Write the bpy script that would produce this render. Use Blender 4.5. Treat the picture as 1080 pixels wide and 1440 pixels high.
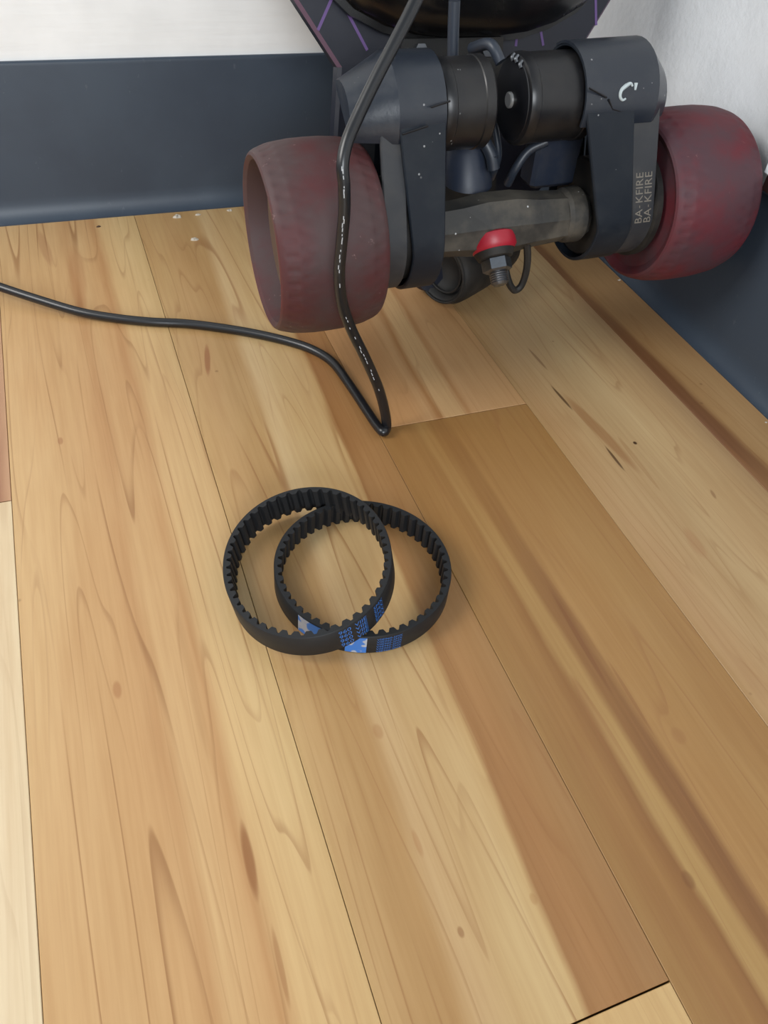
import bpy, math, random
from mathutils import Vector, Matrix
random.seed(4)
for o in list(bpy.data.objects): bpy.data.objects.remove(o)
scn = bpy.context.scene
col = scn.collection

# ------------------------------------------------------------------ camera
HCAM = 0.28
RC = ((0.93676064, -0.34096276, 0.07889169),      # camera right in world
      (-0.19526499, -0.69628346, -0.69069597),    # camera down
      (0.29043258, 0.63161201, -0.71882903))      # camera forward
r_, d_, f_ = [Vector(v) for v in RC]
cam_d = bpy.data.cameras.new('camera'); cam = bpy.data.objects.new('camera', cam_d); col.objects.link(cam)
M = Matrix((r_, -d_, -f_)).transposed().to_4x4(); M.translation = Vector((0, 0, HCAM))
cam.matrix_world = M
cam_d.sensor_fit = 'HORIZONTAL'; cam_d.sensor_width = 36.0; cam_d.lens = 36.0 * 1104.4 / 1080.0
cam_d.clip_start = 0.01
scn.camera = cam

# ------------------------------------------------------------------ world, lights, exposure
w = bpy.data.worlds.new('world'); scn.world = w; w.use_nodes = True
bg = w.node_tree.nodes['Background']; bg.inputs[0].default_value = (0.78, 0.90, 1.0, 1); bg.inputs[1].default_value = 0.46
def area(name, loc, target, size, power, color):
    l = bpy.data.lights.new(name, 'AREA'); l.shape = 'SQUARE'; l.size = size; l.energy = power; l.color = color
    o = bpy.data.objects.new(name, l); col.objects.link(o); o.location = loc
    o.rotation_euler = (Vector(target) - Vector(loc)).to_track_quat('-Z', 'Y').to_euler()
    return o
area('wall_fill_light', (-0.6, -2.4, 1.2), (0.1, 0.5, 0.15), 1.1, 54, (0.92, 0.96, 1.0))  # fill light added far in front to keep the back wall bright
area('lamp_light', (-0.85, 0.28, 0.85), (0.1, 0.3, 0.0), 0.5, 9.0, (1.0, 0.97, 0.93))
scn.view_settings.view_transform = 'Standard'; scn.view_settings.look = 'None'
scn.view_settings.exposure = 0.0; scn.view_settings.gamma = 1.0; scn.view_settings.use_curve_mapping = False

# ------------------------------------------------------------------ helpers
def lin(c):
    c = c / 255.0
    return c / 12.92 if c <= 0.04045 else ((c + 0.055) / 1.055) ** 2.4
def rgb(r, g, b): return (lin(r), lin(g), lin(b), 1.0)

class NT:
    """small node-tree helper"""
    def __init__(s, name):
        s.m = bpy.data.materials.new(name); s.m.use_nodes = True
        s.t = s.m.node_tree; s.b = s.t.nodes['Principled BSDF']
    def n(s, typ, **kw):
        nd = s.t.nodes.new(typ)
        for k, v in kw.items(): setattr(nd, k, v)
        return nd
    def put(s, sock, v):
        if hasattr(v, 'is_output') or isinstance(v, bpy.types.NodeSocket): s.t.links.new(v, sock)
        else: sock.default_value = v
    def math(s, op, a, b=None, c=None, clamp=False):
        nd = s.n('ShaderNodeMath', operation=op, use_clamp=clamp)
        s.put(nd.inputs[0], a)
        if b is not None: s.put(nd.inputs[1], b)
        if c is not None: s.put(nd.inputs[2], c)
        return nd.outputs[0]
    def coord(s):
        return s.n('ShaderNodeTexCoord').outputs['Object']
    def mapped(s, v, scale, loc=(0, 0, 0)):
        nd = s.n('ShaderNodeMapping'); s.put(nd.inputs[0], v); nd.inputs['Scale'].default_value = scale; nd.inputs['Location'].default_value = loc
        return nd.outputs[0]
    def noise(s, v, scale, detail=2.0, rough=0.5, dist=0.0):
        nd = s.n('ShaderNodeTexNoise'); s.put(nd.inputs['Vector'], v)
        nd.inputs['Scale'].default_value = scale; nd.inputs['Detail'].default_value = detail
        nd.inputs['Roughness'].default_value = rough; nd.inputs['Distortion'].default_value = dist
        return nd.outputs['Fac']
    def ramp(s, fac, stops, interp='LINEAR'):
        nd = s.n('ShaderNodeValToRGB'); nd.color_ramp.interpolation = interp
        e = nd.color_ramp.elements
        while len(e) < len(stops): e.new(0.5)
        for el, (p, c) in zip(e, stops):
            el.position = p; el.color = c if len(c) == 4 else (*c, 1)
        s.put(nd.inputs[0], fac); return nd.outputs[0]
    def rng(s, v, a, b, c=0.0, d=1.0, smooth=True):
        nd = s.n('ShaderNodeMapRange', interpolation_type='SMOOTHSTEP' if smooth else 'LINEAR')
        for i, x in enumerate((v, a, b, c, d)): s.put(nd.inputs[i], x)
        return nd.outputs[0]
    def mix(s, fac, a, b, blend='MIX'):
        nd = s.n('ShaderNodeMix', data_type='RGBA', blend_type=blend)
        s.put(nd.inputs[0], fac); s.put(nd.inputs[6], a); s.put(nd.inputs[7], b)
        return nd.outputs[2]
    def bump(s, h, strength, dist):
        nd = s.n('ShaderNodeBump'); nd.inputs['Strength'].default_value = strength; nd.inputs['Distance'].default_value = dist
        s.put(nd.inputs['Height'], h); s.put(s.b.inputs['Normal'], nd.outputs[0])
    def set(s, **kw):
        for k, v in kw.items(): s.put(s.b.inputs[k.replace('_', ' ')], v)
        return s.m

def plain(name, c, rough=0.5, metal=0.0, spec=0.5, dust=0.0, dustcol=(120, 115, 108), dscale=60, bump=0.0, speck=0.0):
    t = NT(name); v = t.coord(); colr = c
    if dust > 0:
        f = t.rng(t.noise(v, dscale, 5, 0.65), 0.40, 0.72, 0.0, dust)
        colr = t.mix(f, c, rgb(*dustcol))
        t.put(t.b.inputs['Roughness'], t.math('ADD', rough, t.math('MULTIPLY', f, 0.3)))
    else: t.b.inputs['Roughness'].default_value = rough
    if speck > 0:
        vo = t.n('ShaderNodeTexVoronoi'); t.put(vo.inputs['Vector'], v); vo.inputs['Scale'].default_value = 260
        near = t.rng(vo.outputs['Distance'], 0.10, 0.16, 1.0, 0.0)
        keep = t.rng(t.noise(v, 75, 2), 0.60, 0.66, 0.0, speck)
        colr = t.mix(t.math('MULTIPLY', near, keep), colr, rgb(190, 190, 190))
    t.put(t.b.inputs['Base Color'], colr)
    t.b.inputs['Metallic'].default_value = metal; t.b.inputs['Specular IOR Level'].default_value = spec
    if bump > 0: t.bump(t.noise(v, 420, 3, 0.6), bump, 0.0006)
    return t.m

def link_mesh(name, verts, faces, mat, parent=None, smooth=False, base=(0, 0, 0), auto=None):
    me = bpy.data.meshes.new(name)
    b = Vector(base)
    me.from_pydata([tuple(Vector(v) - b) for v in verts], [], faces); me.validate(); me.update()
    if mat: me.materials.append(mat)
    if smooth:
        me.polygons.foreach_set('use_smooth', [True] * len(me.polygons))
        if auto is not None: me.set_sharp_from_angle(angle=math.radians(auto))
    o = bpy.data.objects.new(name, me); col.objects.link(o)
    if parent: o.parent = parent
    else: o.location = b
    return o
def tag(o, label, cat=None, group=None, kind=None):
    if label: o['label'] = label
    if cat: o['category'] = cat
    if group: o['group'] = group
    if kind: o['kind'] = kind
    return o
class MB:
    def __init__(s): s.v = []; s.f = []
    def add(s, vs, fs):
        k = len(s.v); s.v += [tuple(x) for x in vs]; s.f += [tuple(i + k for i in f) for f in fs]
    def box(s, x0, x1, y0, y1, z0, z1, T=None, ch=0.0):
        if ch <= 0:
            vs = [(x, y, z) for z in (z0, z1) for y in (y0, y1) for x in (x0, x1)]
            fs = [(0, 2, 3, 1), (4, 5, 7, 6), (0, 1, 5, 4), (2, 6, 7, 3), (0, 4, 6, 2), (1, 3, 7, 5)]
        else:   # chamfered: rings inset top and bottom
            def ring(z, e):
                c = ch + e if e else ch
                a, b, cc, d = x0 + e, x1 - e, y0 + e, y1 - e
                return [(a + ch, cc, z), (b - ch, cc, z), (b, cc + ch, z), (b, d - ch, z), (b - ch, d, z), (a + ch, d, z), (a, d - ch, z), (a, cc + ch, z)]
            rs = [ring(z0, ch * .8), ring(z0 + ch, 0), ring(z1 - ch, 0), ring(z1, ch * .8)]
            vs = sum(rs, []); fs = []
            for k in range(3):
                for i in range(8): j = (i + 1) % 8; fs.append((k * 8 + i, k * 8 + j, k * 8 + 8 + j, k * 8 + 8 + i))
            fs.append(tuple(range(7, -1, -1))); fs.append(tuple(range(24, 32)))
        if T: vs = [T(*p) for p in vs]
        s.add(vs, fs)
    def rings(s, rings, cap=(True, True), closed=True):
        n = len(rings[0]); vs = sum([list(r) for r in rings], []); fs = []
        for k in range(len(rings) - 1):
            for i in range(n if closed else n - 1):
                j = (i + 1) % n; fs.append((k * n + i, k * n + j, (k + 1) * n + j, (k + 1) * n + i))
        if cap[0]: fs.append(tuple(range(n - 1, -1, -1)))
        if cap[1]: fs.append(tuple(range((len(rings) - 1) * n, len(rings) * n)))
        s.add(vs, fs)
    def build(s, name, mat, parent=None, smooth=False, base=(0, 0, 0), auto=None):
        return link_mesh(name, s.v, s.f, mat, parent, smooth, base, auto)
def catmull(pts, n=8):
    P = [Vector(p) for p in pts]; P = [P[0] * 2 - P[1]] + P + [P[-1] * 2 - P[-2]]; out = []
    for i in range(1, len(P) - 2):
        a, b, c, d = P[i - 1:i + 3]
        for k in range(n):
            t = k / n
            out.append(0.5 * ((2 * b) + (c - a) * t + (2 * a - 5 * b + 4 * c - d) * t * t + (3 * b - a - 3 * c + d) * t ** 3))
    out.append(P[-2]); return out
def tube_rings(pts, rad, n=14):
    rs = []; up = Vector((0.3, -0.2, 0.93)); pv = None
    for i, p in enumerate(pts):
        tg = (pts[min(i + 1, len(pts) - 1)] - pts[max(i - 1, 0)]).normalized()
        if pv is None: pv = (up - tg * up.dot(tg)).normalized()
        else: pv = (pv - tg * pv.dot(tg)).normalized()
        q = tg.cross(pv); r = rad(i / (len(pts) - 1)) if callable(rad) else rad
        rs.append([p + (pv * math.cos(a) + q * math.sin(a)) * r for a in [2 * math.pi * k / n for k in range(n)]])
    return rs
def text_mesh(txt, size=1.0):
    """built-in font -> (verts2d, faces); centred on y, starting at x=0"""
    cu = bpy.data.curves.new('lettering', 'FONT'); cu.body = txt; cu.size = size; cu.resolution_u = 2
    ob = bpy.data.objects.new('lettering', cu); col.objects.link(ob)
    bpy.context.view_layer.update()
    dg = bpy.context.evaluated_depsgraph_get()
    me = bpy.data.meshes.new_from_object(ob.evaluated_get(dg))
    vs = [(v.co.x, v.co.y) for v in me.vertices]; fs = [tuple(p.vertices) for p in me.polygons]
    bpy.data.objects.remove(ob); bpy.data.curves.remove(cu); bpy.data.meshes.remove(me)
    return vs, fs

# pixel -> world on a plane (used only to read off where things really stand)
def px(u_, v_, **k):
    d = r_ * (u_ - 540) + d_ * (v_ - 720) + f_ * 1104.4
    a, v = list(k.items())[0]; i = 'xyz'.index(a); C = Vector((0, 0, HCAM))
    return C + d * ((v - C[i]) / d[i])

# ------------------------------------------------------------------ floor
YB, XR = 0.591, 0.3704           # wall planes
TOEB, TOER = 0.581, 0.3604       # toe of the cove bases
sub = NT('subfloor'); sub_m = sub.set(Base_Color=rgb(28, 20, 14), Roughness=0.9)
fb = MB(); fb.box(-0.9, XR + 0.02, -0.75, YB + 0.02, -0.03, -0.0085)
floor = fb.build('floor', sub_m); tag(floor, 'light maple plank floor running towards the back wall', kind='structure')

def wood(name, x0, x1, stops, seed, slope=0.0, yref=0.2, warp=0.045, lines=0.5, flecks=(), linecol=(142, 98, 58), tint=(1, 1, 1), even=0.6, plain_from=None):
    t = NT(name); v = t.coord()
    sep = t.n('ShaderNodeSeparateXYZ'); t.put(sep.inputs[0], v); X, Y = sep.outputs[0], sep.outputs[1]
    u = t.math('DIVIDE', t.math('SUBTRACT', X, x0), x1 - x0)
    u = t.math('ADD', u, t.math('MULTIPLY', t.math('SUBTRACT', Y, yref), slope))
    w1 = t.noise(t.mapped(v, (14, 5.5, 1), (seed, seed * 2.3, 0)), 1.0, 2, 0.5)
    u = t.math('ADD', u, t.math('MULTIPLY', t.math('SUBTRACT', w1, 0.5), warp * 2))
    w2 = t.noise(t.mapped(v, (90, 14, 1), (seed, seed, 0)), 1.0, 3, 0.6)
    u = t.math('ADD', u, t.math('MULTIPLY', t.math('SUBTRACT', w2, 0.5), 0.05))
    stops = [(p, tuple(min(255, a * k) for a, k in zip(q, tint))) for p, q in stops]
    c = t.ramp(u, [(p, rgb(*q)) for p, q in stops])
    mean = tuple(sum(q[i] for p, q in stops) / len(stops) for i in range(3))
    fade = t.noise(t.mapped(v, (9, 5, 1), (seed * 2.1, seed, 0)), 1.0, 2, 0.5)
    c = t.mix(t.rng(fade, 0.42, 0.66, 0.12, even), c, rgb(*mean))
    if plain_from: c = t.mix(t.rng(Y, plain_from[0], plain_from[1], 0.0, 0.62), c, rgb(*mean))     # streaks run out along the board
    # broad mottling along the board
    g1 = t.noise(t.mapped(v, (22, 4.0, 1), (seed * 3.1, 0, 0)), 1.0, 3, 0.55)
    c = t.mix(t.rng(g1, 0.35, 0.75, 0.0, 0.35), c, t.mix(1.0, c, rgb(222, 190, 160), 'MULTIPLY'))
    # growth-ring lines: contours of a stretched noise
    g2 = t.noise(t.mapped(v, (30, 1.5, 1), (seed * 1.7, seed, 0)), 1.0, 1.2, 0.4)
    fr = t.math('FRACT', t.math('MULTIPLY', g2, 9.0))
    ln = t.math('MULTIPLY', t.rng(fr, 0.86, 0.975), t.rng(fr, 0.975, 1.0, 1.0, 0.0))
    brk = t.rng(t.noise(t.mapped(v, (30, 6, 1), (seed, 4, 0)), 1.0, 2), 0.38, 0.62)
    c = t.mix(t.math('MULTIPLY', t.math('MULTIPLY', ln, brk), lines * 0.9), c, rgb(*linecol))
    g4 = t.noise(t.mapped(v, (46, 2.4, 1), (seed * 0.7, seed * 1.9, 0)), 1.0, 1.0, 0.4)
    fr2 = t.math('FRACT', t.math('MULTIPLY', g4, 11.0))
    ln2 = t.math('MULTIPLY', t.rng(fr2, 0.84, 0.97), t.rng(fr2, 0.97, 1.0, 1.0, 0.0))
    c = t.mix(t.math('MULTIPLY', t.math('MULTIPLY', ln2, t.math('SUBTRACT', 1.0, brk)), lines * 0.55), c, rgb(*linecol))
    # fine fibre grain
    g3 = t.noise(t.mapped(v, (420, 16, 1), (seed, 0, 0)), 1.0, 3, 0.6)
    c = t.mix(t.rng(g3, 0.3, 0.75, 0.0, 0.22), c, t.mix(1.0, c, rgb(205, 180, 150), 'MULTIPLY'))
    for (cx, cy, rx, ry, sl, dark, fc) in flecks:
        ax = t.math('SUBTRACT', t.math('SUBTRACT', X, cx), t.math('MULTIPLY', t.math('SUBTRACT', Y, cy), sl))
        ax = t.math('ADD', ax, t.math('MULTIPLY', t.math('SUBTRACT', w2, 0.5), rx * 0.8))
        e = t.math('ADD', t.math('POWER', t.math('ABSOLUTE', t.math('DIVIDE', ax, rx)), 2.0), t.math('POWER', t.math('ABSOLUTE', t.math('DIVIDE', t.math('SUBTRACT', Y, cy), ry)), 2.0))
        c = t.mix(t.rng(e, 0.25, 1.0, dark, 0.0), c, rgb(*fc))
    # small dirt specks
    vo = t.n('ShaderNodeTexVoronoi'); t.put(vo.inputs['Vector'], t.mapped(v, (26, 26, 26), (seed, 0, 0))); vo.inputs['Scale'].default_value = 1.0
    sp = t.math('MULTIPLY', t.rng(vo.outputs['Distance'], 0.015, 0.035, 1.0, 0.0), 0.45)
    c = t.mix(sp, c, rgb(110, 70, 40))
    t.bump(g3, 0.05, 0.0004)
    t.b.inputs['Specular IOR Level'].default_value = 0.42
    t.put(t.b.inputs['Roughness'], t.rng(t.noise(v, 18, 3), 0.3, 0.7, 0.33, 0.45))
    return t.set(Base_Color=c)

BX = [-0.150, -0.0566, 0.0384, 0.1308, 0.2240, 0.3184, 0.4100]
DK = (70, 42, 22)
planks = [
 # x0,x1,y0,y1, gap, stops, slope, lines, flecks
 (0, -0.75, 0.3015, [(0, (232, 208, 168)), (.45, (230, 204, 162)), (.8, (236, 212, 172)), (.94, (222, 192, 148)), (1, (230, 204, 160))], 0.0, .30, ()),
 (0, 0.3021, YB + .01, [(0, (200, 158, 112)), (.85, (190, 142, 98)), (.93, (150, 98, 70)), (1, (196, 150, 112))], 0.0, .5, ()),
 (1, -0.75, YB + .01, [(0, (212, 170, 118)), (.12, (214, 172, 120)), (.30, (206, 162, 110)), (.42, (210, 166, 114)), (.50, (196, 148, 98)), (.56, (212, 170, 118)), (.66, (206, 160, 108)), (.70, (192, 142, 92)), (.76, (214, 174, 120)), (.90, (216, 180, 126)), (1, (206, 170, 116))], 0.04, .75,
   ((0.0118, 0.1030, .0022, .016, .03, .75, (132, 82, 44)), (-0.0223, 0.1831, .0020, .0050, 0, .5, (150, 96, 56)), (-0.0316, .3395, .0016, .0035, 0, .55, (150, 98, 62)), (0.0135, .068, .0012, .014, .03, .5, (140, 90, 50)), (-.0085, .5, .006, .05, .02, .35, (160, 106, 66)), (-.026, .545, .004, .03, -.1, .35, (150, 100, 66)))),
 (2, -0.75, 0.0230, [(0, (206, 164, 110)), (1, (210, 172, 118))], 0.0, .3, ()),
 (2, 0.0236, YB + .01, [(0, (206, 166, 112)), (.10, (200, 158, 106)), (.22, (186, 144, 92)), (.31, (188, 146, 94)), (.38, (216, 182, 134)), (.52, (208, 172, 120)), (.66, (212, 176, 124)), (.715, (206, 168, 114)), (.745, (160, 110, 64)), (.82, (172, 122, 74)), (.92, (166, 118, 70)), (1, (162, 116, 70))], -0.36, .7,
   ((0.0545, 0.392, .0022, .018, .16, .75, (140, 88, 52)), (0.0690, .0900, .0014, .006, 0, .3, (150, 96, 54)), (0.072, .0585, .0012, .0022, 0, .55, (128, 82, 46)), (.0700, .135, .0025, .004, 0, .35, (150, 100, 60)), (.1000, .0600, .0016, .0024, 0, .35, (150, 104, 60)))),
 (3, -0.75, 0.3059, [(0, (170, 124, 76)), (.10, (166, 118, 72)), (.16, (172, 124, 76)), (.235, (150, 100, 58)), (.265, (192, 150, 98)), (.325, (190, 146, 94)), (.36, (146, 96, 56)), (.43, (136, 86, 50)), (.47, (184, 134, 84)), (.62, (180, 130, 80)), (.74, (184, 136, 86)), (.86, (178, 130, 80)), (1, (180, 132, 82))], 0.20, .55,
   ((0.1556, 0.0480, .0026, .0040, 0, .5, (112, 72, 38)), (0.1850, .0965, .0036, .0045, 0, .35, (138, 92, 54)), (.1700, .150, .0014, .034, .02, .55, (118, 74, 40)), (.1760, .118, .0010, .022, .02, .45, (126, 80, 46)))),
 (3, 0.3064, YB + .01, [(0, (176, 132, 82)), (.22, (182, 138, 88)), (.30, (188, 148, 98)), (.35, (164, 118, 70)), (.39, (196, 160, 108)), (.50, (194, 158, 106)), (.53, (172, 128, 80)), (.58, (190, 150, 100)), (.72, (184, 144, 94)), (1, (178, 138, 88))], -0.5, .45, ()),
 (4, -0.75, YB + .01, [(0, (186, 142, 92)), (.06, (196, 152, 104)), (.20, (198, 156, 108)), (.40, (200, 162, 114)), (.60, (224, 188, 138)), (.85, (212, 174, 126)), (1, (186, 146, 104))], 0.0, .6,
   ((0.2475, 0.3060, .0011, .014, -.05, .8, DK), (0.2450, 0.2825, .0010, .012, 0, .0, DK), (0.2500, 0.2500, .0011, .012, 0, .8, DK), (0.2540, 0.272, .0042, .042, -.1, .55, (138, 92, 54)), (0.2685, 0.2583, .0014, .0016, 0, .95, (62, 36, 20)), (.2873, .2108, .0012, .0040, .2, .5, (120, 80, 50)), (.2560, .184, .0040, .012, .1, .4, (160, 116, 78)), (.2520, .345, .0012, .014, -.05, .6, (110, 70, 40)))),
 (5, -0.75, YB + .01, [(0, (150, 106, 76)), (.05, (128, 84, 54)), (.12, (132, 88, 56)), (.17, (190, 148, 98)), (.30, (198, 156, 106)), (.5, (194, 150, 100)), (1, (190, 148, 98))], 0.25, .5, ()),
]
TINT = [(.95, .98, 1.03), (.97, 1, 1.04), (.94, .965, .99), (.93, .95, .96), (.925, .955, .975), (.89, .93, .89), (1, 1, 1.06), (.895, .93, .95), (.92, .95, .97)]
for i, (k, y0, y1, stops, slope, lines, fl) in enumerate(planks):
    x0, x1 = BX[k] + 0.00012, BX[k + 1] - 0.00012
    m = wood('maple_plank_%d' % i, BX[k], BX[k + 1], stops, 1.37 * (i + 1), slope, 0.2, 0.03 if k in (2, 3) else 0.045, lines, fl, tint=TINT[i], even=0.40 if k in (2, 3) else 0.6, plain_from=(.15, .25) if i == 5 else None)
    b = MB(); e = 0.0002
    rs = [[(x0, y0, -.008), (x1, y0, -.008), (x1, y1, -.008), (x0, y1, -.008)], [(x0, y0, -e), (x1, y0, -e), (x1, y1, -e), (x0, y1, -e)], [(x0 + e, y0 + e, 0), (x1 - e, y0 + e, 0), (x1 - e, y1 - e, 0), (x0 + e, y1 - e, 0)]]
    b.rings(rs); b.build('plank', m, floor)
# planks further to the left, outside the photograph's edge
for k in range(3):
    xa = -0.150 - 0.0933 * (k + 1)
    m = wood('maple_plank_far_%d' % k, xa, xa + .0933, [(0, (214, 176, 124)), (.5, (206, 164, 112)), (1, (212, 172, 120))], 17.3 + k, 0, .2, .045, .5, tint=(.92, .95, .98))
    b = MB(); b.box(xa + .0002, xa + .0931, -0.75, YB + .01, -.008, 0); b.build('plank', m, floor)

# ------------------------------------------------------------------ walls and cove bases
def wallmat(name, c, sc, st):
    t = NT(name); v = t.coord()
    n1 = t.noise(t.mapped(v, sc), 1.0, 4, 0.6); n2 = t.noise(v, 30, 3)
    t.bump(n1, st, 0.002)
    return t.set(Base_Color=t.mix(t.rng(n2, 0.3, 0.75), rgb(*c), rgb(*[int(q * .965) for q in c])), Roughness=0.62, Specular_IOR_Level=0.3)
wm1 = wallmat('painted_wall_brushed', (244, 244, 242), (14, 60, 190), 0.14)
wm2 = wallmat('painted_wall_stipple', (238, 241, 244), (230, 230, 230), 0.20)
b = MB(); b.box(-0.9, XR + 0.12, YB, YB + 0.12, -0.03, 1.15); tag(b.build('wall_back', wm1), 'off white painted back wall above the dark base', kind='structure')
b = MB(); b.box(XR, XR + 0.12, -0.75, YB, -0.03, 1.15); tag(b.build('wall_right', wm2), 'cool white stippled right wall above the dark base', kind='structure')
t = NT('slate_vinyl'); v = t.coord()
n = t.noise(v, 14, 4, 0.6); sc = t.rng(t.noise(t.mapped(v, (160, 160, 90)), 1.0, 3, .7), .66, .74, 0, .35)
cc = t.mix(t.rng(n, .35, .7), rgb(58, 68, 80), rgb(52, 61, 73)); cc = t.mix(sc, cc, rgb(92, 98, 104))
t.b.inputs['Specular IOR Level'].default_value = 0.45; t.bump(t.noise(v, 300, 2), 0.05, 0.0005)
vinyl = t.set(Base_Color=cc, Roughness=0.42)
prof = [(0.0, 0.1020), (0.0016, 0.1020), (0.0026, 0.1012), (0.0030, 0.0995), (0.0030, 0.016), (0.0034, 0.0115), (0.0046, 0.0072), (0.0066, 0.0036), (0.0085, 0.0015), (0.0100, 0.0008), (0.0100, 0.0), (0.0, 0.0)]
b = MB(); b.rings([[(x, YB - d, z) for d, z in prof] for x in (-0.9, XR - .0005)])
tag(b.build('baseboard_back', vinyl, smooth=True, auto=35), 'slate grey vinyl cove base along the back wall', kind='structure')
b = MB(); b.rings([[(XR - d, y, z) for d, z in prof] for y in (-0.75, YB - .0005)])
tag(b.build('baseboard_right', vinyl, smooth=True, auto=35), 'slate grey vinyl cove base along the right wall', kind='structure')

# ------------------------------------------------------------------ materials of the things
rubber = plain('belt_rubber', rgb(30, 31, 33), 0.55, spec=0.35)
printm = plain('blue_print', rgb(52, 112, 190), 0.5)
tapem = None
t = NT('label_tape'); v = t.coord()
tapem = t.set(Base_Color=t.mix(t.rng(t.noise(v, 160, 2), .46, .52), rgb(176, 180, 190), rgb(60, 120, 200)), Roughness=0.4)
cablem = plain('black_cable', rgb(20, 21, 24), 0.32, spec=0.6)
cablep = plain('cable_print', rgb(170, 172, 175), 0.6)
guardm = plain('guard_plastic', rgb(20, 27, 36), 0.48, spec=0.32, dust=0.4, dustcol=(44, 48, 52), dscale=45, bump=0.08, speck=0.6)
capm = plain('cap_plastic', rgb(30, 36, 46), 0.29, spec=0.6, dust=0.35, dustcol=(54, 57, 60), dscale=50, bump=0.1, speck=0.5)
motorm = plain('motor_black', rgb(20, 20, 23), 0.32, metal=0.0, spec=0.5, dust=0.4, dustcol=(44, 41, 38), dscale=50, speck=0.9)
motorf = plain('motor_face', rgb(14, 15, 20), 0.45)
hangm = plain('hanger_paint', rgb(46, 45, 43), 0.5, dust=0.8, dustcol=(92, 86, 76), dscale=40, speck=1.0)
steel = plain('zinc_steel', rgb(120, 124, 130), 0.28, metal=0.9, dust=0.4, dustcol=(60, 55, 48), dscale=90)
silver = plain('shaft_steel', rgb(190, 190, 188), 0.3, metal=0.6)
dirty = plain('dirty_black', rgb(24, 23, 22), 0.6, dust=0.6, dustcol=(58, 52, 45), dscale=50)
redb = plain('red_bushing', rgb(160, 26, 44), 0.4)
deckm = plain('deck_underside', rgb(20, 23, 36), 0.38, dust=0.25, dustcol=(56, 58, 66), dscale=30)
purple = plain('purple_graphic', rgb(100, 74, 128), 0.5)
edgem = plain('deck_edge', rgb(96, 74, 92), 0.5)
enclm = plain('enclosure_plastic', rgb(14, 14, 16), 0.22, spec=0.6, dust=0.3, dustcol=(50, 46, 40), dscale=18)
chalk = plain('scuff_white', rgb(178, 188, 190), 0.8)
greyp = plain('grey_print', rgb(122, 116, 106), 0.7)
beltd = plain('drive_belt_rubber', rgb(44, 46, 50), 0.5, dust=0.4, dustcol=(74, 72, 70), dscale=70)
wirem = plain('motor_wire', rgb(44, 50, 60), 0.4)
blk = plain('motor_mount', rgb(34, 42, 58), 0.45, dust=0.4, dustcol=(60, 60, 62))
def urethane(name, red, dusty, amt):
    t = NT(name); v = t.coord()
    n = t.noise(v, 34, 5, 0.62); n2 = t.noise(v, 130, 4, 0.7)
    c = t.mix(t.rng(n, 0.30, 0.66, amt - .35, amt + .25), rgb(*red), rgb(*dusty))
    c = t.mix(t.rng(n2, 0.66, 0.74, 0, .35), c, rgb(176, 150, 146))
    t.bump(n2, 0.12, 0.0008)
    t.b.inputs['Subsurface Weight'].default_value = 0.25; t.b.inputs['Subsurface Radius'].default_value = (0.012, 0.003, 0.002); t.b.inputs['Subsurface Scale'].default_value = 0.6
    return t.set(Base_Color=c, Roughness=0.58, Specular_IOR_Level=0.35)
ureL = urethane('red_urethane_dusty', (84, 24, 28), (74, 56, 56), 0.80)
ureR = urethane('red_urethane', (104, 24, 34), (70, 54, 60), 0.60)
corem = plain('wheel_core', rgb(92, 72, 58), 0.7, dust=0.3, dustcol=(110, 95, 82))

# ------------------------------------------------------------------ the longboard
O = Vector((0.22, 0.3649, 0.087)); YAW, ROLL = -0.017, 0.03
U = Vector((1, YAW, ROLL)).normalized(); E1 = Vector((-YAW, 1, 0)).normalized(); E2 = U.cross(E1)
def T(x, y, z): return O + U * (x - O.x) + E1 * (y - O.y) + E2 * (z - O.z)
BASE = Vector((0.2305, 0.425, 0.0))
board = bpy.data.objects.new('electric_longboard', None); col.objects.link(board); board.location = BASE; board.empty_display_size = .05
tag(board, 'dark electric longboard with dusty red wheels stood on its tail in the corner', 'longboard')
def part(mb, name, mat, parent=None, smooth=False, auto=40):
    """part of the board; sub-parts hang under their part (all parts share the board's frame)"""
    return mb.build(name, mat, parent or board, smooth, BASE, auto)

# deck: centre line in the y-z plane, leaning back on the wall
TH = 0.012
prof_c = []; y, z, wv = 0.425, 0.0012, 0.0
N = 190; dw = 0.95 / N
for i in range(N + 1):
    a = 16.0 if wv < .18 else 16.0 - 9.6 * min(1, (wv - .18) / .14)
    prof_c.append((wv, y, z, math.radians(a))); y += dw * math.sin(math.radians(a)); z += dw * math.cos(math.radians(a)); wv += dw
def deck_pt(wq, s, out=0.0):
    """point on deck at distance wq from the tail, s sideways, out = away from the underside towards the room"""
    i = min(N - 1, max(0, int(wq / dw))); fr = wq / dw - i
    a, bq = prof_c[i], prof_c[i + 1]
    yy = a[1] + (bq[1] - a[1]) * fr; zz = a[2] + (bq[2] - a[2]) * fr; an = a[3]
    return Vector((BASE.x + s, yy - out * math.cos(an), zz + out * math.sin(an)))
def hw(q):
    L = 0.95
    if q > L / 2: q = L - q
    pts = [(0, 0.0), (.002, .017), (.006, .026), (.014, .034), (.03, .039), (.055, .050), (.075, .074), (.085, .080), (.10, .0815), (.12, .079), (.137, .077), (.17, .1005), (.182, .107), (.20, .112), (.24, .115), (.6, .116)]
    for (a, b0), (c, d) in zip(pts, pts[1:]):
        if q <= c: return b0 + (d - b0) * (q - a) / (c - a)
    return .116
ws = [0, .001, .002, .004, .006, .01, .014, .022, .03, .05, .07, .085, .10, .11, .12, .13, .137, .15, .16, .17, .176, .182, .19, .20, .22, .24]
ws = ws + [.24 + .47 / 24 * k for k in range(1, 24)] + [.95 - q for q in reversed(ws)]
mb = MB(); rings = []
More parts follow.
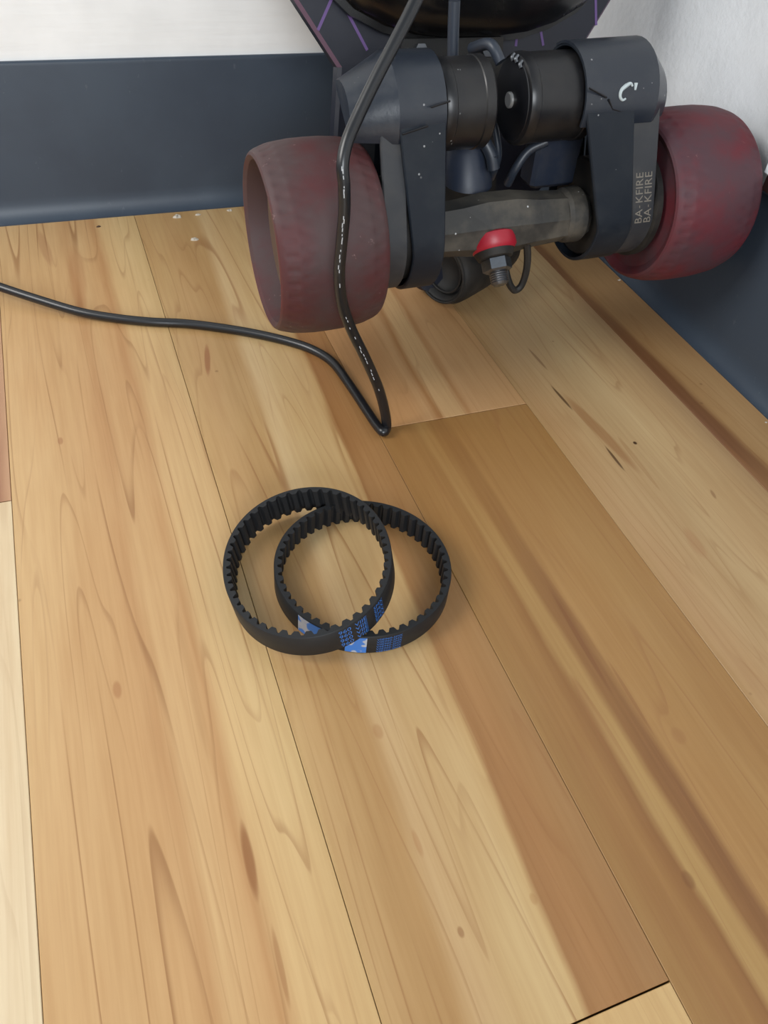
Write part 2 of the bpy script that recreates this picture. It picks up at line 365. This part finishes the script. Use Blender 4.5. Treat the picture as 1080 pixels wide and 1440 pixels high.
for q in ws:
    h_ = max(hw(q), .0006); c = min(.002, h_ * .4)
    rings.append([deck_pt(q, -h_ + c, 0), deck_pt(q, h_ - c, 0), deck_pt(q, h_, -c), deck_pt(q, h_, -TH + c), deck_pt(q, h_ - c, -TH), deck_pt(q, -h_ + c, -TH), deck_pt(q, -h_, -TH + c), deck_pt(q, -h_, -c)])
mb.rings(rings); deck = part(mb, 'deck', deckm, smooth=True, auto=30)
deck['label'] = 'navy black deck underside with thin purple lines'
mbe = MB()                      # pale edge line of the deck
for sgn in (-1, 1):
    rr = []
    for q in [x_ for x_ in ws if .137 <= x_ <= .80]:
        h_ = hw(q)
        rr.append([deck_pt(q, sgn * (h_ - .0020), .0001), deck_pt(q, sgn * (h_ + .0002), -.0019), deck_pt(q, sgn * (h_ + .0002), -.0028), deck_pt(q, sgn * (h_ - .003), -.003)])
    mbe.rings(rr)
part(mbe, 'edge_line', edgem, deck)
def deck_px(x, y):
    """where a viewing ray meets the deck underside"""
    lo = None
    for i in range(0, N):
        p = px(x, y, y=prof_c[i][1]); e = p.z - prof_c[i][2]
        if lo is not None and lo[0] * e <= 0: return (prof_c[i][0], p.x - BASE.x)
        lo = (e, i)
    return (0.17, 0)
for (a, bq) in (((467, 2), (447, 45)), ((485, 26), (516, 77)), ((552, 55), (546, 85)), ((834, -6), (838, 36)), ((728, 35), (725, 66)), ((757, 48), (763, 68))):
    wa, sa = deck_px(*a); wb, sb = deck_px(*bq); n_ = Vector((wb - wa, sb - sa)); n_.normalize(); k = .0008
    pa, pb = -n_.y * k, n_.x * k
    m_ = MB(); m_.rings([[deck_pt(wa + pa * sg, sa + pb * sg, o_), ][0:1] + [deck_pt(wb + pa * sg, sb + pb * sg, o_)] for sg, o_ in ((1, .00025), (-1, .00025), (-1, -.0004), (1, -.0004))], cap=(False, False))
    m_.f.append((0, 1, 7, 6)); part(m_, 'graphic_line', purple, deck)

# rubber tail bumper that stands on the floor
TB = Vector((0.2135, 0.4195, 0.0235)); ta_ = Vector((.90, .42, .02)).normalized(); tb_ = Vector((-.42, .90, 0)).normalized(); tc_ = ta_.cross(tb_)
def bump_rings(prof, n=48):
    return [[TB + ta_ * x + (tb_ * math.cos(a) + tc_ * math.sin(a)) * r for a in [2 * math.pi * k / n for k in range(n)]] for x, r in prof]
mb = MB(); mb.rings(bump_rings([(.010, .012), (.006, .0155), (.004, .0170), (.0005, .0180), (-.0005, .0195), (.0005, .0215), (.004, .0232), (.012, .0234), (.030, .0228), (.048, .0210), (.062, .0175), (.069, .0110)]))
tg_ = part(mb, 'tail_bumper', dirty, smooth=True, auto=50)
for x, r in ((.0022, .0205), (.0062, .0150)):
    mb = MB(); pts = [TB + ta_ * (x - .0032) + (tb_ * math.cos(a) + tc_ * math.sin(a)) * r for a in [2 * math.pi * k / 40 for k in range(41)]]
    mb.rings(tube_rings(pts, .0010, 8)); part(mb, 'moulded_ring', dirty, tg_, True)

# battery enclosure on the underside
def encl_ring(shr, out):
    pts = []; w0 = .149 + shr; hwid = .094 - shr
    outline = [(.0, -.018), (.0015, -.034), (.006, -.052), (.014, -.070), (.026, -.084), (.045, -.091), (.07, -.094)]
    left = [(w0 + a, s * hwid / .094) for a, s in outline]
    top = [(.80 - shr, -hwid), (.80 - shr, hwid)]
    right = [(a, -s) for a, s in reversed(left)]
    return [deck_pt(a, s, out) for a, s in left + top + right]
mb = MB(); mb.rings([encl_ring(0, 0.0), encl_ring(-.0015, .003), encl_ring(-.0015, .006), encl_ring(.0015, .0065), encl_ring(.002, .016), encl_ring(.006, .024), encl_ring(.014, .030), encl_ring(.026, .033)])
part(mb, 'battery_enclosure', enclm, smooth=True, auto=45)

# --- truck baseplate, hanger, kingpin
def cyl(x0, x1, cy, cz, r, n=40, ch=0.001, prof=None):
    """solid of revolution along the axle"""
    prof = prof or [(x0, r - ch), (x0 + ch, r), (x1 - ch, r), (x1, r - ch)]
    return [[T(x, cy + rr * math.cos(a), cz + rr * math.sin(a)) for a in [2 * math.pi * k / n for k in range(n)]] for x, rr in prof]
mb = MB()
for (x0, x1, w0, w1, o0, o1) in ((.188, .252, .045, .15, 0, .009), (.198, .242, .052, .14, .009, .020)):
    vs = [deck_pt(wq, s - BASE.x, o_) for o_ in (o0, o1) for wq in (w0, w1) for s in (x0, x1)]
    mb.add(vs, [(0, 2, 3, 1), (4, 5, 7, 6), (0, 1, 5, 4), (2, 6, 7, 3), (0, 4, 6, 2), (1, 3, 7, 5)])
base_pl = part(mb, 'baseplate', dirty)
for s in (-.021, .021):
    for wq in (.052, .068, .128, .144):
        c = deck_pt(wq, .22 - BASE.x + s, 0.0)
        r0 = [deck_pt(wq + .0042 * math.sin(a), .22 - BASE.x + s + .0042 * math.cos(a), .009) for a in [math.pi / 3 * k for k in range(6)]]
        r1 = [deck_pt(wq + .0042 * math.sin(a), .22 - BASE.x + s + .0042 * math.cos(a), .0125) for a in [math.pi / 3 * k for k in range(6)]]
        m_ = MB(); m_.rings([r0, r1]); part(m_, 'mounting_nut', steel, base_pl)
AY, AZ = 0.3649, 0.0870
KX = 0.2085
mb = MB()
prf = [(.150, .010, .010), (.163, .0118, .0118), (.176, .0125, .0125), (.190, .0132, .0135), (.204, .0138, .0155), (.221, .0138, .0155), (.235, .0132, .0135), (.250, .0125, .0125), (.264, .0118, .0118), (.290, .010, .010)]
rings = []
for (x, ry, rz) in prf:
    oc = [(-.42, 1.0), (-1.0, .30), (-1.0, -.45), (-.45, -1.0), (.45, -1.0), (1.0, -.45), (1.0, .42), (.42, 1.0)]
    rings.append([T(x, AY - .004 + a * ry, AZ - .002 + c * rz) for a, c in oc])
mb.rings(rings); hanger = part(mb, 'hanger', hangm)
mb = MB()      # yoke carrying the kingpin
kd = Vector((0, -0.70, -0.714)).normalized(); kx = Vector((1, 0, 0)); kn = kd.cross(kx)
KO = Vector((KX, .3525, .0785))
def kring(dist, r, n=28, hexa=False):
    n = 6 if hexa else n
    return [T(*(KO + kd * dist + (kx * math.cos(a) + kn * math.sin(a)) * r)) for a in [2 * math.pi * k / n + (.3 if hexa else 0) for k in range(n)]]
mb.rings([kring(-.012, .006), kring(-.004, .008)]); part(mb, 'kingpin_yoke', hangm, hanger, True)
mb = MB(); mb.rings([kring(-.0042, .0112), kring(-.0030, .0128), kring(.0028, .0128), kring(.0050, .0110)]); part(mb, 'bushing', redb, hanger, True)['label'] = 'red kingpin bushing'
mb = MB(); mb.rings([kring(.0046, .0100), kring(.0050, .0112), kring(.0085, .0095), kring(.0090, .0070)]); part(mb, 'cup_washer', dirty, hanger, True, 30)
mb = MB(); mb.rings([kring(.0088, .0072, hexa=True), kring(.0094, .0082, hexa=True), kring(.0150, .0082, hexa=True), kring(.0160, .0066, hexa=True)]); part(mb, 'kingpin_nut', steel, hanger)
mb = MB(); rr = []
for k in range(13): rr.append(kring(.0150 + k * .0006, .0046 + (.0004 if k % 2 else 0), 18))
rr.append(kring(.0232, .0036, 18)); mb.rings(rr); part(mb, 'kingpin_thread', steel, hanger, True, 30)
# pivot post and motor brackets behind the hanger
mb = MB(); mb.rings([[T(.2045 + r_2 * math.cos(a), .384 + r_2 * math.sin(a) + k * .012, .098 + k * .036) for a in [2 * math.pi * j / 24 for j in range(24)]] for k, r_2 in ((0, .0135), (.55, .0125), (.62, .010), (1, .0088))]); part(mb, 'pivot_post', blk, hanger, True, 40)
mb = MB(); mb.box(.240, .268, .376, .392, .094, .122, T, .002); part(mb, 'motor_bracket', blk, hanger)
mb = MB(); mb.box(.166, .176, .366, .392, .094, .122, T, .002); part(mb, 'motor_bracket', dirty, hanger)
mb = MB(); mb.rings(cyl(0, 0, AY - .004, AZ - .002, 0, 28, prof=[(.252, .0128), (.254, .0146), (.262, .0150), (.264, .0136)])); part(mb, 'axle_collar', hangm, hanger, True, 30)

# --- wheels
def wheel(x0, x1, mat, flip, name='wheel'):
    Wd = x1 - x0; rm, re = .0471, .0437; n = 252
    prof = [(-.2, .018), (.36, .024), (.22, .036), (.03, .0392), (0.0, .0412), (.012, .0425), (.03, .0433), (.056, .0440), (.066, .0442), (.155, .0457), (.165, .0458), (.190, .0460), (.200, .0461), (.275, .0466), (.285, .0466), (.36, .0470), (.5, .0471), (.64, .0470), (.715, .0466), (.725, .0466), (.800, .0461), (.810, .0460), (.835, .0458), (.845, .0457), (.934, .0442), (.944, .0440), (.97, .0433), (.988, .0425), (1.0, .0412), (.975, .0396), (.80, .036), (.70, .024), (1.02, .018)]
    prof[0] = (.42, .018); prof[-1] = (.86, .018)
    prof[-5:] = [(1.0, .0412), (.985, .0396), (.955, .0368), (.945, .030), (.945, .018)]
    if flip: prof = [(1 - f, r) for f, r in reversed(prof)]
    rings = []
    for f, r in prof:
        rg = []
        for k in range(n):
            a = 2 * math.pi * k / n; rr = r
            g_ = min(f, 1 - f)
            if r > .043 and (.06 < g_ < .16 or .195 < g_ < .28):
                ph = (k + (3 if g_ > .17 else 0)) % 6
                if ph >= 4: rr -= .0003 if g_ < .17 else .00015
            rg.append(T(x0 + f * Wd, AY + rr * math.cos(a), AZ + rr * math.sin(a)))
        rings.append(rg)
    mb = MB(); mb.rings(rings, cap=(True, True)); return part(mb, name, mat, smooth=True, auto=24)
XL = (.0837, .1385); XRt = (.3003, .3555)
wl = wheel(XL[0], XL[1], ureL, False); wl['label'] = 'dusty dark red wheel on the left'
wr = wheel(XRt[0], XRt[1], ureR, True); wr['label'] = 'translucent red wheel by the right wall'
for wh, (x0, x1), sgn in ((wl, XL, -1), (wr, XRt, 1)):
    xo = x0 if sgn < 0 else x1; d = -sgn
    mb = MB(); mb.rings(cyl(0, 0, AY, AZ, 0, 48, prof=[(xo + d * .012, .0372), (xo + d * .017, .026), (xo + d * .018, .0225), (xo + d * .018, .0125), (xo + d * .020, .0115)] if sgn < 0 else [(xo - .020, .0115), (xo - .018, .0125), (xo - .018, .0225), (xo - .017, .026), (xo - .012, .0372)]))
    part(mb, 'hub', corem, wh, True, 30)
    mb = MB(); mb.rings(cyl(0, 0, AY, AZ, 0, 32, prof=[(xo + d * .021, .011), (xo + d * .0185, .0108), (xo + d * .0182, .0045)][::(1 if sgn > 0 else 1)])); part(mb, 'bearing', steel, wh, True, 30)
    mb = MB(); mb.rings([[T(xo + d * q, AY + .0062 * math.cos(a), AZ + .0062 * math.sin(a)) for a in [math.pi / 3 * k for k in range(6)]] for q in (.020, .0150)]); part(mb, 'axle_nut', steel, wh)
    xi = x1 if sgn < 0 else x0
    p_ = [(xi - .004, .027), (xi - .003, .0300), (xi + .0005, .0300), (xi + .001, .0270)] if sgn > 0 else [(xi - .001, .027), (xi - .0005, .0300), (xi + .003, .0300), (xi + .004, .027)]
    mb = MB(); mb.rings(cyl(0, 0, AY, AZ, 0, 56, prof=p_)); part(mb, 'pulley_flange', dirty, wh, True, 30)

# --- belt path round wheel pulley and motor pulley
MY, MZ = 0.372, 0.1444
def loop(ra, rb, n=40):
    """points (y,z) and outward normals round the two pulleys, starting at the front tangent top, going down"""
    A = Vector((AY, AZ)); Bm = Vector((MY, MZ)); D = Bm - A; L = D.length; dn = D / L
    th = math.acos((ra - rb) / L); base = math.atan2(dn.y, dn.x)
    pts = []
    a0 = base + th; a1 = base + 2 * math.pi - th     # around wheel pulley: from front side, under, to back
    def arc(c, r, s, e, m):
        return [(c + Vector((math.cos(s + (e - s) * k / m), math.sin(s + (e - s) * k / m))) * r, Vector((math.cos(s + (e - s) * k / m), math.sin(s + (e - s) * k / m)))) for k in range(m + 1)]
    low = arc(A, ra, a0, a1, n); top = arc(Bm, rb, a1 - 2 * math.pi, a0, n // 2)
    def line(p, q, m):
        return [(p[0].lerp(q[0], k / m), p[1].lerp(q[1], k / m).normalized()) for k in range(1, m)]
    return top + line(top[-1], low[0], 12) + low + line(low[-1], top[0], 12)
def band(path, xo, xi, th, name, mat, parent=None, closed=True):
    """shell following the loop between the planes xo and xi (numbers or functions of z)"""
    rings = []
    for p, nn in path:
        a = xo(p.y) if callable(xo) else xo; c = xi(p.y) if callable(xi) else xi
        q = p - nn * th; e = .0006
        rings.append([T(a + e, p.x, p.y), T(c - e, p.x, p.y), T(c, p.x - nn.x * e, p.y - nn.y * e), T(c, q.x, q.y), T(a, q.x, q.y), T(a, p.x - nn.x * e, p.y - nn.y * e)])
    mb = MB()
    if closed: mb.rings(rings + [rings[0]], cap=(False, False))
    else: mb.rings(rings)
    return part(mb, name, mat, parent, True, 40)
lp = loop(.0315, .0242)
def lerpz(z, bot, top): f = max(0, min(1, (z - .087) / .06)); return bot + (top - bot) * f
gL = band(lp, lambda z: lerpz(z, .1545, .1480), .1715, .0018, 'belt_guard', guardm); gL['label'] = 'left scuffed black belt guard'
gR = band(loop(.0290, .0242), lambda z: lerpz(z, .2625, .2455), lambda z: lerpz(z, .2835, .2735), .0018, 'belt_guard', guardm); gR['label'] = 'right scuffed black belt guard'
# inner side walls of the guards (upper half only, the lower end is open)
for g, xw in ((gL, .1700), (gR, .2500)):
    pth = [T(xw, p.x, p.y) for p, nn in loop(.0298, .0228)]
    pth2 = [T(xw - .0015, p.x, p.y) for p, nn in loop(.0298, .0228)]
    if g is gL:
        mb = MB(); mb.rings([pth2, pth]); part(mb, 'side_plate', dirty, g)
# belts under the guards
bL = band(loop(.0300, .0200), .1400, .1520, .0022, 'drive_belt', beltd)
bR = band(loop(.0280, .0200), lambda z: lerpz(z, .2840, .2740), lambda z: lerpz(z, .2975, .2915), .0022, 'drive_belt', beltd)
for bb, xa, xb in ((bL, .1405, .1700), (bR, .2660, .2965)):
    mb = MB(); mb.rings(cyl(xa, xb, AY, AZ, .0262, 40)); part(mb, 'wheel_pulley', dirty, bb, True, 30)
# lettering on the right belt, running up the front run
front = [q for q in loop(.0280, .0200)]
fr_line = [(p, nn) for p, nn in front if nn.x < -0.2]
fr_line.sort(key=lambda q: q[0].y)
cum = [0.0]
for a, bq in zip(fr_line, fr_line[1:]): cum.append(cum[-1] + (bq[0] - a[0]).length)
def on_front(s):
    for i in range(len(cum) - 1):
        if s <= cum[i + 1]:
            f = (s - cum[i]) / (cum[i + 1] - cum[i]); return fr_line[i][0].lerp(fr_line[i + 1][0], f), fr_line[i][1].lerp(fr_line[i + 1][1], f).normalized()
    return fr_line[-1]
def letter(txt, s0, xo, size, sx=1.0):
    vs, fs = text_mesh(txt, size)
    out = []
    for (a, c) in vs:
        p, nn = on_front(s0 + a * sx); q = p + nn * .00015
        xx = xo - c + (lerpz(q.y, 0, 0))
        out.append(T(xx + lerpz(q.y, .0, -.008) * 1.0, q.x, q.y))
    return link_mesh('belt_lettering', out, fs, greyp, bR, base=BASE)
for xo in (.2900, .2955):
    letter('BA', .0390, xo, .0064); letter('-', .0474, xo - .0006, .0050); letter('KFIRE', .0500, xo, .0064)

# --- caps over the motor pulleys
def cap(xin, xmid, xout, sgn, ang0, ang1, name='pulley_cap', drop=.0):
    mb = MB(); secs = []
    n = 15
    def sec(x, r, extra, n=n):
        rg = []
        for k in range(n):
            a = math.radians(ang0 + (ang1 - ang0) * k / (n - 1))
            rg.append((x, MY + r * math.cos(a), MZ + extra + r * math.sin(a)))
        return rg
    outer = [sec(xin, .0247, 0), sec(xmid, .0250, 0), sec(xmid + (xout - xmid) * .5, .0208, -.0015), sec(xout, .0168, -.003)]
    inner = [sec(xin, .0234, 0), sec(xmid, .0236, 0), sec(xmid + (xout - xmid) * .5, .0194, -.0015), sec(xout - (xout - xmid) * .06, .0152, -.003)]
    nr = 4
    V = [T(*p) for s in outer for p in s] + [T(*p) for s in inner for p in s]; F = []
    off = nr * n
    for i in range(nr - 1):
        for k in range(n - 1):
            F.append((i * n + k, i * n + k + 1, (i + 1) * n + k + 1, (i + 1) * n + k)); F.append((off + i * n + k, off + (i + 1) * n + k, off + (i + 1) * n + k + 1, off + i * n + k + 1))
        for k in (0, n - 1): F.append((i * n + k, (i + 1) * n + k, off + (i + 1) * n + k, off + i * n + k))
    for i in (0, nr - 1):
        for k in range(n - 1): F.append((i * n + k, i * n + k + 1, off + i * n + k + 1, off + i * n + k))
    # outer end plate
    F.append(tuple(range((nr - 1) * n, nr * n)))
    mb.add(V, F); return part(mb, name, capm, smooth=True, auto=18)
cL = cap(.1715, .1480, .1270, -1, 55, 196); cL['label'] = 'left faceted pulley cap with a scratched sheen'
cR = cap(.2450, .2860, .2975, 1, 55, 196); cR['label'] = 'right faceted pulley cap with a white scuff'
for c_, x0, x1 in ((cL, .1350, .1470), (cR, .2760, .2850)):
    mb = MB(); mb.rings(cyl(x0, x1, MY, MZ, .0138, 36)); part(mb, 'motor_pulley', dirty, c_, True, 30)
# white paint scuff on the right cap
def cap_pt(x, deg, r=.0251): a = math.radians(deg); return T(x, MY + r * math.cos(a), MZ + r * math.sin(a))
for pts in ([(.2665, 154), (.2640, 158), (.2635, 164), (.2650, 168), (.2668, 167)], [(.2665, 154), (.2690, 152), (.2702, 155)], [(.2722, 152), (.2718, 159)]):
    cpts = catmull([cap_pt(*p) for p in pts], 5); mb = MB(); mb.rings(tube_rings(cpts, lambda t: .0010 * (1 - .5 * t), 6)); part(mb, 'scuff', chalk, cR)
# slits where guard and cap meet
for g_, sl in ((cL, ([(566, 189), (602, 177)], [(606, 151), (633, 142)])), (cR, ([(829, 124), (853, 137)], [(856, 140), (861, 153), (893, 163)]))):
    for pl in sl:
        yv = MY - .0250 - .0001
        pts = [px(a, b, y=yv) for a, b in pl]
        mb = MB(); mb.rings(tube_rings(pts, .0005, 6)); part(mb, 'seam_slit', motorf, g_)
# --- motors
def motor(x0, x1, face):
    pr = [(x0, .0190), (x0 + .0008, .0204), (x0 + .0025, .0212), (x0 + .0055, .0212), (x0 + .006, .0207), (x1 - .006, .0207), (x1 - .0055, .0212), (x1 - .001, .0212), (x1, .0203)]
    mb = MB(); mb.rings(cyl(0, 0, MY, MZ, 0, 56, prof=pr)); m_ = part(mb, 'motor', motorm, smooth=True, auto=30)
    return m_
m1 = motor(.1730, .1995, 0); m2 = motor(.2170, .2560, 1)
mb = MB(); mb.rings(cyl(0, 0, MY, MZ, 0, 48, prof=[(.2163, .0176), (.2166, .0186), (.2172, .0190)])); part(mb, 'end_plate', motorf, m2, True, 30)
mb = MB(); mb.rings(cyl(0, 0, MY, MZ, 0, 24, prof=[(.2148, .0032), (.2152, .0038), (.2166, .0038)])); part(mb, 'shaft_end', silver, m2, True, 30)['label'] = 'bright steel shaft end'
for k, (dy, dz) in enumerate(((-.006, .0195), (-.001, .0205), (.003, .0200))):
    mb = MB(); mb.rings(tube_rings(catmull([T(.2160, MY + dy, MZ + dz * .85), T(.2158, MY + dy + .001, MZ + dz * .92), T(.2172, MY + dy + .002, MZ + dz * .97)], 4), .0009, 6)); part(mb, 'solder_scuff', steel, m2)
# motor wires
for pts, r in (([(.2120, .372, .118), (.2150, .376, .108), (.2185, .384, .100), (.2250, .392, .108), (.2240, .400, .122)], .0021), ([(.2420, .372, .122), (.2330, .374, .117), (.2270, .374, .108), (.2260, .378, .098)], .0024), ([(.2070, .378, .124), (.2110, .374, .117), (.2128, .372, .110)], .0034), ([(.1950, .405, .180), (.1955, .404, .168), (.1965, .402, .150)], .0030), ([(.2050, .400, .160), (.2075, .385, .166), (.2110, .378, .160)], .0028)):
    mb = MB(); mb.rings(tube_rings(catmull([T(*p) for p in pts], 8), r, 10)); part(mb, 'motor_wire', wirem, smooth=True)
# cable-tie loop hanging by the kingpin
lpz = [px(735, 318, y=.352), px(741, 345, y=.352), px(741, 375, y=.352), px(734, 400, y=.352), px(724, 408, y=.352), px(716, 398, y=.352), px(711, 378, y=.354), px(712, 360, y=.360)]
mb = MB(); mb.rings(tube_rings(catmull(lpz, 8), .0021, 8)); part(mb, 'cable_loop', dirty, smooth=True)

# ------------------------------------------------------------------ the two timing belts on the floor
def timing_belt(name, c, nrm, r, W, el, ph, teeth, mat):
    nrm = Vector(nrm).normalized(); e1 = Vector((0, 1, 0)).cross(nrm).normalized(); e2 = nrm.cross(e1); c = Vector(c)
    base = c - nrm * W; ns = teeth * 10
    def pt(t_, off, h): # off inward from the outer face, h below the top edge
        rr = r * (1 + el * math.cos(2 * (t_ - ph))) - off
        return c - nrm * h + (e1 * math.cos(t_) + e2 * math.sin(t_)) * rr
    rings = []
    for k in range(ns):
        t_ = 2 * math.pi * k / ns; p = (k % 10) / 10.0
        q = max(0.0, math.cos(2 * math.pi * (p - .5)) * .5 + .5)
        tooth = min(1.0, max(0, (q - .22) / .45)); tooth = math.sqrt(tooth) if tooth > 0 else 0
        inn = .0016 + .0019 * tooth
        rings.append([pt(t_, .0003, 0), pt(t_, inn, 0), pt(t_, inn, W), pt(t_, .0003, W), pt(t_, 0, W - .0004), pt(t_, 0, .0004)])
    mb = MB(); mb.rings(rings + [rings[0]], cap=(False, False))
    return mb.build(name, mat, None, True, base, 38), pt, base, r
def nearest_t(pt, x, y, h):
    best = None
    for k in range(720):
        t_ = 2 * math.pi * k / 720; p = pt(t_, 0, h) - Vector((0, 0, HCAM)); dp = p.dot(f_)
        ex = 540 + 1104.4 * p.dot(r_) / dp - x; ey = 720 + 1104.4 * p.dot(d_) / dp - y
        if best is None or ex * ex + ey * ey < best[0]: best = (ex * ex + ey * ey, t_)
    return best[1]
def belt_text(belt, pt, base, r, txt, t0, h0, size, sx=1.0, name='printed_marking'):
    vs, fs = text_mesh(txt, size)
    out = [pt(t0 + a * sx / r, -.00012, h0 - bq) for a, bq in vs]
    return link_mesh(name, out, fs, printm, belt, base=base)
def belt_patch(belt, pt, base, t0, t1, h0, h1, mat, name):
    n = 14; rr = [[pt(t0 + (t1 - t0) * k / n, o_, h) for o_, h in ((-.00008, h0), (-.00008, h1), (.0003, h1), (.0003, h0))] for k in range(n + 1)]
    mb = MB(); mb.rings(rr); return mb.build(name, mat, belt, True, base, 40)
WR = .0116
beltR, ptR, baseR, rR = timing_belt('timing_belt', (.0886, .2083, WR + .0001), (0, 0, 1), .0396, WR, 0, 0, 50, rubber)
tag(beltR, 'black toothed rubber belt lying flat on the floor under the other belt', 'belt', 'toothed belts on the floor')
beltL, ptL, baseL, rL = timing_belt('timing_belt', (.0636, .2131, .0196), (-.1815, .0623, 1), .0400, .0124, -.0824, -.0981, 50, rubber)
tag(beltL, 'tilted black toothed rubber belt propped on top of the other belt', 'belt', 'toothed belts on the floor')
t0 = nearest_t(ptL, 479, 905, .008); t1 = nearest_t(ptL, 503, 893, .008); t2 = nearest_t(ptL, 528, 870, .008)
for k in range(4):
    h = .0032 + k * .0027
    belt_text(beltL, ptL, baseL, rL, '960', t0, h, .0031, 1.15); belt_text(beltL, ptL, baseL, rL, 'VIIE', t1, h, .0031, 1.15); belt_text(beltL, ptL, baseL, rL, '5MX', t2, h, .0031, 1.0)
a = nearest_t(ptR, 529, 900, .006)
for k in range(6):
    h = .0026 + k * .0017
    belt_text(beltR, ptR, baseR, rR, 'VIIE960-5MX', a, h, .0018, 1.15)
ta, tb = nearest_t(ptR, 470, 915, .006), nearest_t(ptR, 516, 905, .006)
belt_patch(beltR, ptR, baseR, nearest_t(ptR, 484, 912, .006), tb, .0006, WR - .0006, tapem, 'label_tape')
belt_patch(beltR, ptR, baseR, nearest_t(ptR, 412, 880, .004), nearest_t(ptR, 462, 905, .004), .0006, WR - .0006, tapem, 'label_tape')

# ------------------------------------------------------------------ black cable
RCAB = .0027
fl_pts = [(-60, 384, .012), (-25, 394, .010), (0, 403.5, .009), (50, 420, .0065), (110, 438, .004), (160, 447, .0030), (210, 452.5, RCAB), (260, 455, RCAB), (310, 461, RCAB), (360, 469.5, RCAB), (405, 480, RCAB), (440, 492, RCAB), (468, 510, RCAB), (493, 543, RCAB), (515, 576, RCAB), (530, 598, RCAB + .0002), (539, 607, RCAB + .0008)]
path = [Vector((-.62, .36, RCAB)), Vector((-.50, .43, RCAB)), Vector((-.36, .50, RCAB)), Vector((-.22, .535, .006))] + [px(x, y, z=z) for x, y, z in fl_pts]
up_pts = [(543.5, 600, .3035), (541.5, 580, .3040), (532, 545, .3045), (513, 502, .3055), (494, 463, .3065), (481, 425, .3070), (477, 385, .3070), (480, 345, .3075), (484, 300, .3080), (484, 262, .3090), (482, 232, .3110), (488, 200, .3150), (504, 162, .3200), (530, 108, .3260), (555, 60, .3310), (578, 15, .3360), (598, -30, .3420), (622, -95, .3540), (640, -170, .3800)]
path += [px(x, y, y=yy) for x, y, yy in up_pts]
cp = catmull(path, 8)
mb = MB(); mb.rings(tube_rings(cp, RCAB, 14))
cb = cp[0].copy()
cable = mb.build('power_cable', cablem, None, True, cb, 60)
tag(cable, 'thin black cable running over the floor and up past the left red wheel', 'cable')
# worn white print along the hanging run, on the camera-left side of the sheath
i0 = next(i for i, p in enumerate(cp) if (p - path[23]).length < 1e-5); i1 = next(i for i, p in enumerate(cp) if (p - path[31]).length < 1e-5)
mk = MB(); rnd = random.Random(3)
for i in range(i0, i1 - 1):
    if rnd.random() < .55:
        tg = (cp[i + 1] - cp[i]).normalized(); out = Vector((-.35, -.80, .45)); out = (out - tg * out.dot(tg)).normalized(); sd = tg.cross(out)
        o0 = rnd.uniform(-.0004, .0002); ln_ = rnd.uniform(.0008, .0022); p = cp[i] + out * (RCAB + .00006)
        mk.add([p + sd * o0, p + sd * (o0 + .0004), p + sd * (o0 + .0004) + tg * ln_, p + sd * o0 + tg * ln_], [(0, 1, 2, 3)])
mk.build('printed_marks', cablep, cable, base=cb)

# ------------------------------------------------------------------ white box on the right wall at the picture's edge
cn = px(1072.5, 243, x=.3575)
b = MB(); b.box(.3575, XR, cn.y - .07, cn.y, cn.z, cn.z + .10, ch=.0008)
whitem = plain('white_plastic', rgb(236, 240, 246), 0.4)
box = bpy.data.objects.new('wall_box', None); col.objects.link(box); box.location = (XR, cn.y - .035, cn.z)
tag(box, 'white plastic wall box at the right edge, beside the red wheel', 'wall box')
b.build('cover', whitem, box, base=box.location)
b = MB(); b.box(.3600, XR, cn.y - .068, cn.y - .001, cn.z - .009, cn.z, ch=.0005); b.build('lower_strip', plain('brown_strip', rgb(62, 38, 36), 0.5), box, base=box.location)  # dark reddish-brown strip just below the white cover

# ------------------------------------------------------------------ crumbs on the floor by the base
crm = plain('crumb', rgb(186, 176, 160), 0.7)
crd = plain('grit', rgb(74, 54, 40), 0.8)
def crumb(x, y, r, mat, label, seed):
    rd = random.Random(seed); c = px(x, y, z=0); vs = []; n = 7
    for k in range(n):
        a = 2 * math.pi * k / n; q = r * rd.uniform(.6, 1.2); vs.append((c.x + q * math.cos(a), c.y + .7 * q * math.sin(a), .00005))
    for k in range(n):
        a = 2 * math.pi * k / n; q = r * rd.uniform(.3, .7); vs.append((c.x + q * math.cos(a), c.y + .7 * q * math.sin(a), r * rd.uniform(.22, .42)))
    fs = [(k, (k + 1) % n, n + (k + 1) % n, n + k) for k in range(n)] + [tuple(range(n - 1, -1, -1)), tuple(range(n, 2 * n))]
    o = link_mesh('crumb', vs, fs, mat, base=c); tag(o, label, 'crumb', 'crumbs on the floor')
for i, (x, y, r, m_, lb) in enumerate(((273, 337, .0032, crm, 'largest pale crumb on the planks near the back base'), (249, 305, .0042, crm, 'flat pale crumb against the back base'), (278, 302, .0022, crm, 'small pale crumb against the back base, nearer the left wheel'), (139, 319, .0020, crd, 'dark speck of grit below the back base'), (322, 296, .0028, crm, 'pale crumb tucked between back base and left wheel'), (871, 394, .0014, crm, 'tiny pale crumb under the right red wheel'), (1077, 594, .0011, crm, 'tiny pale crumb at the foot of the right base'))):
    crumb(x, y, r, m_, lb, i)
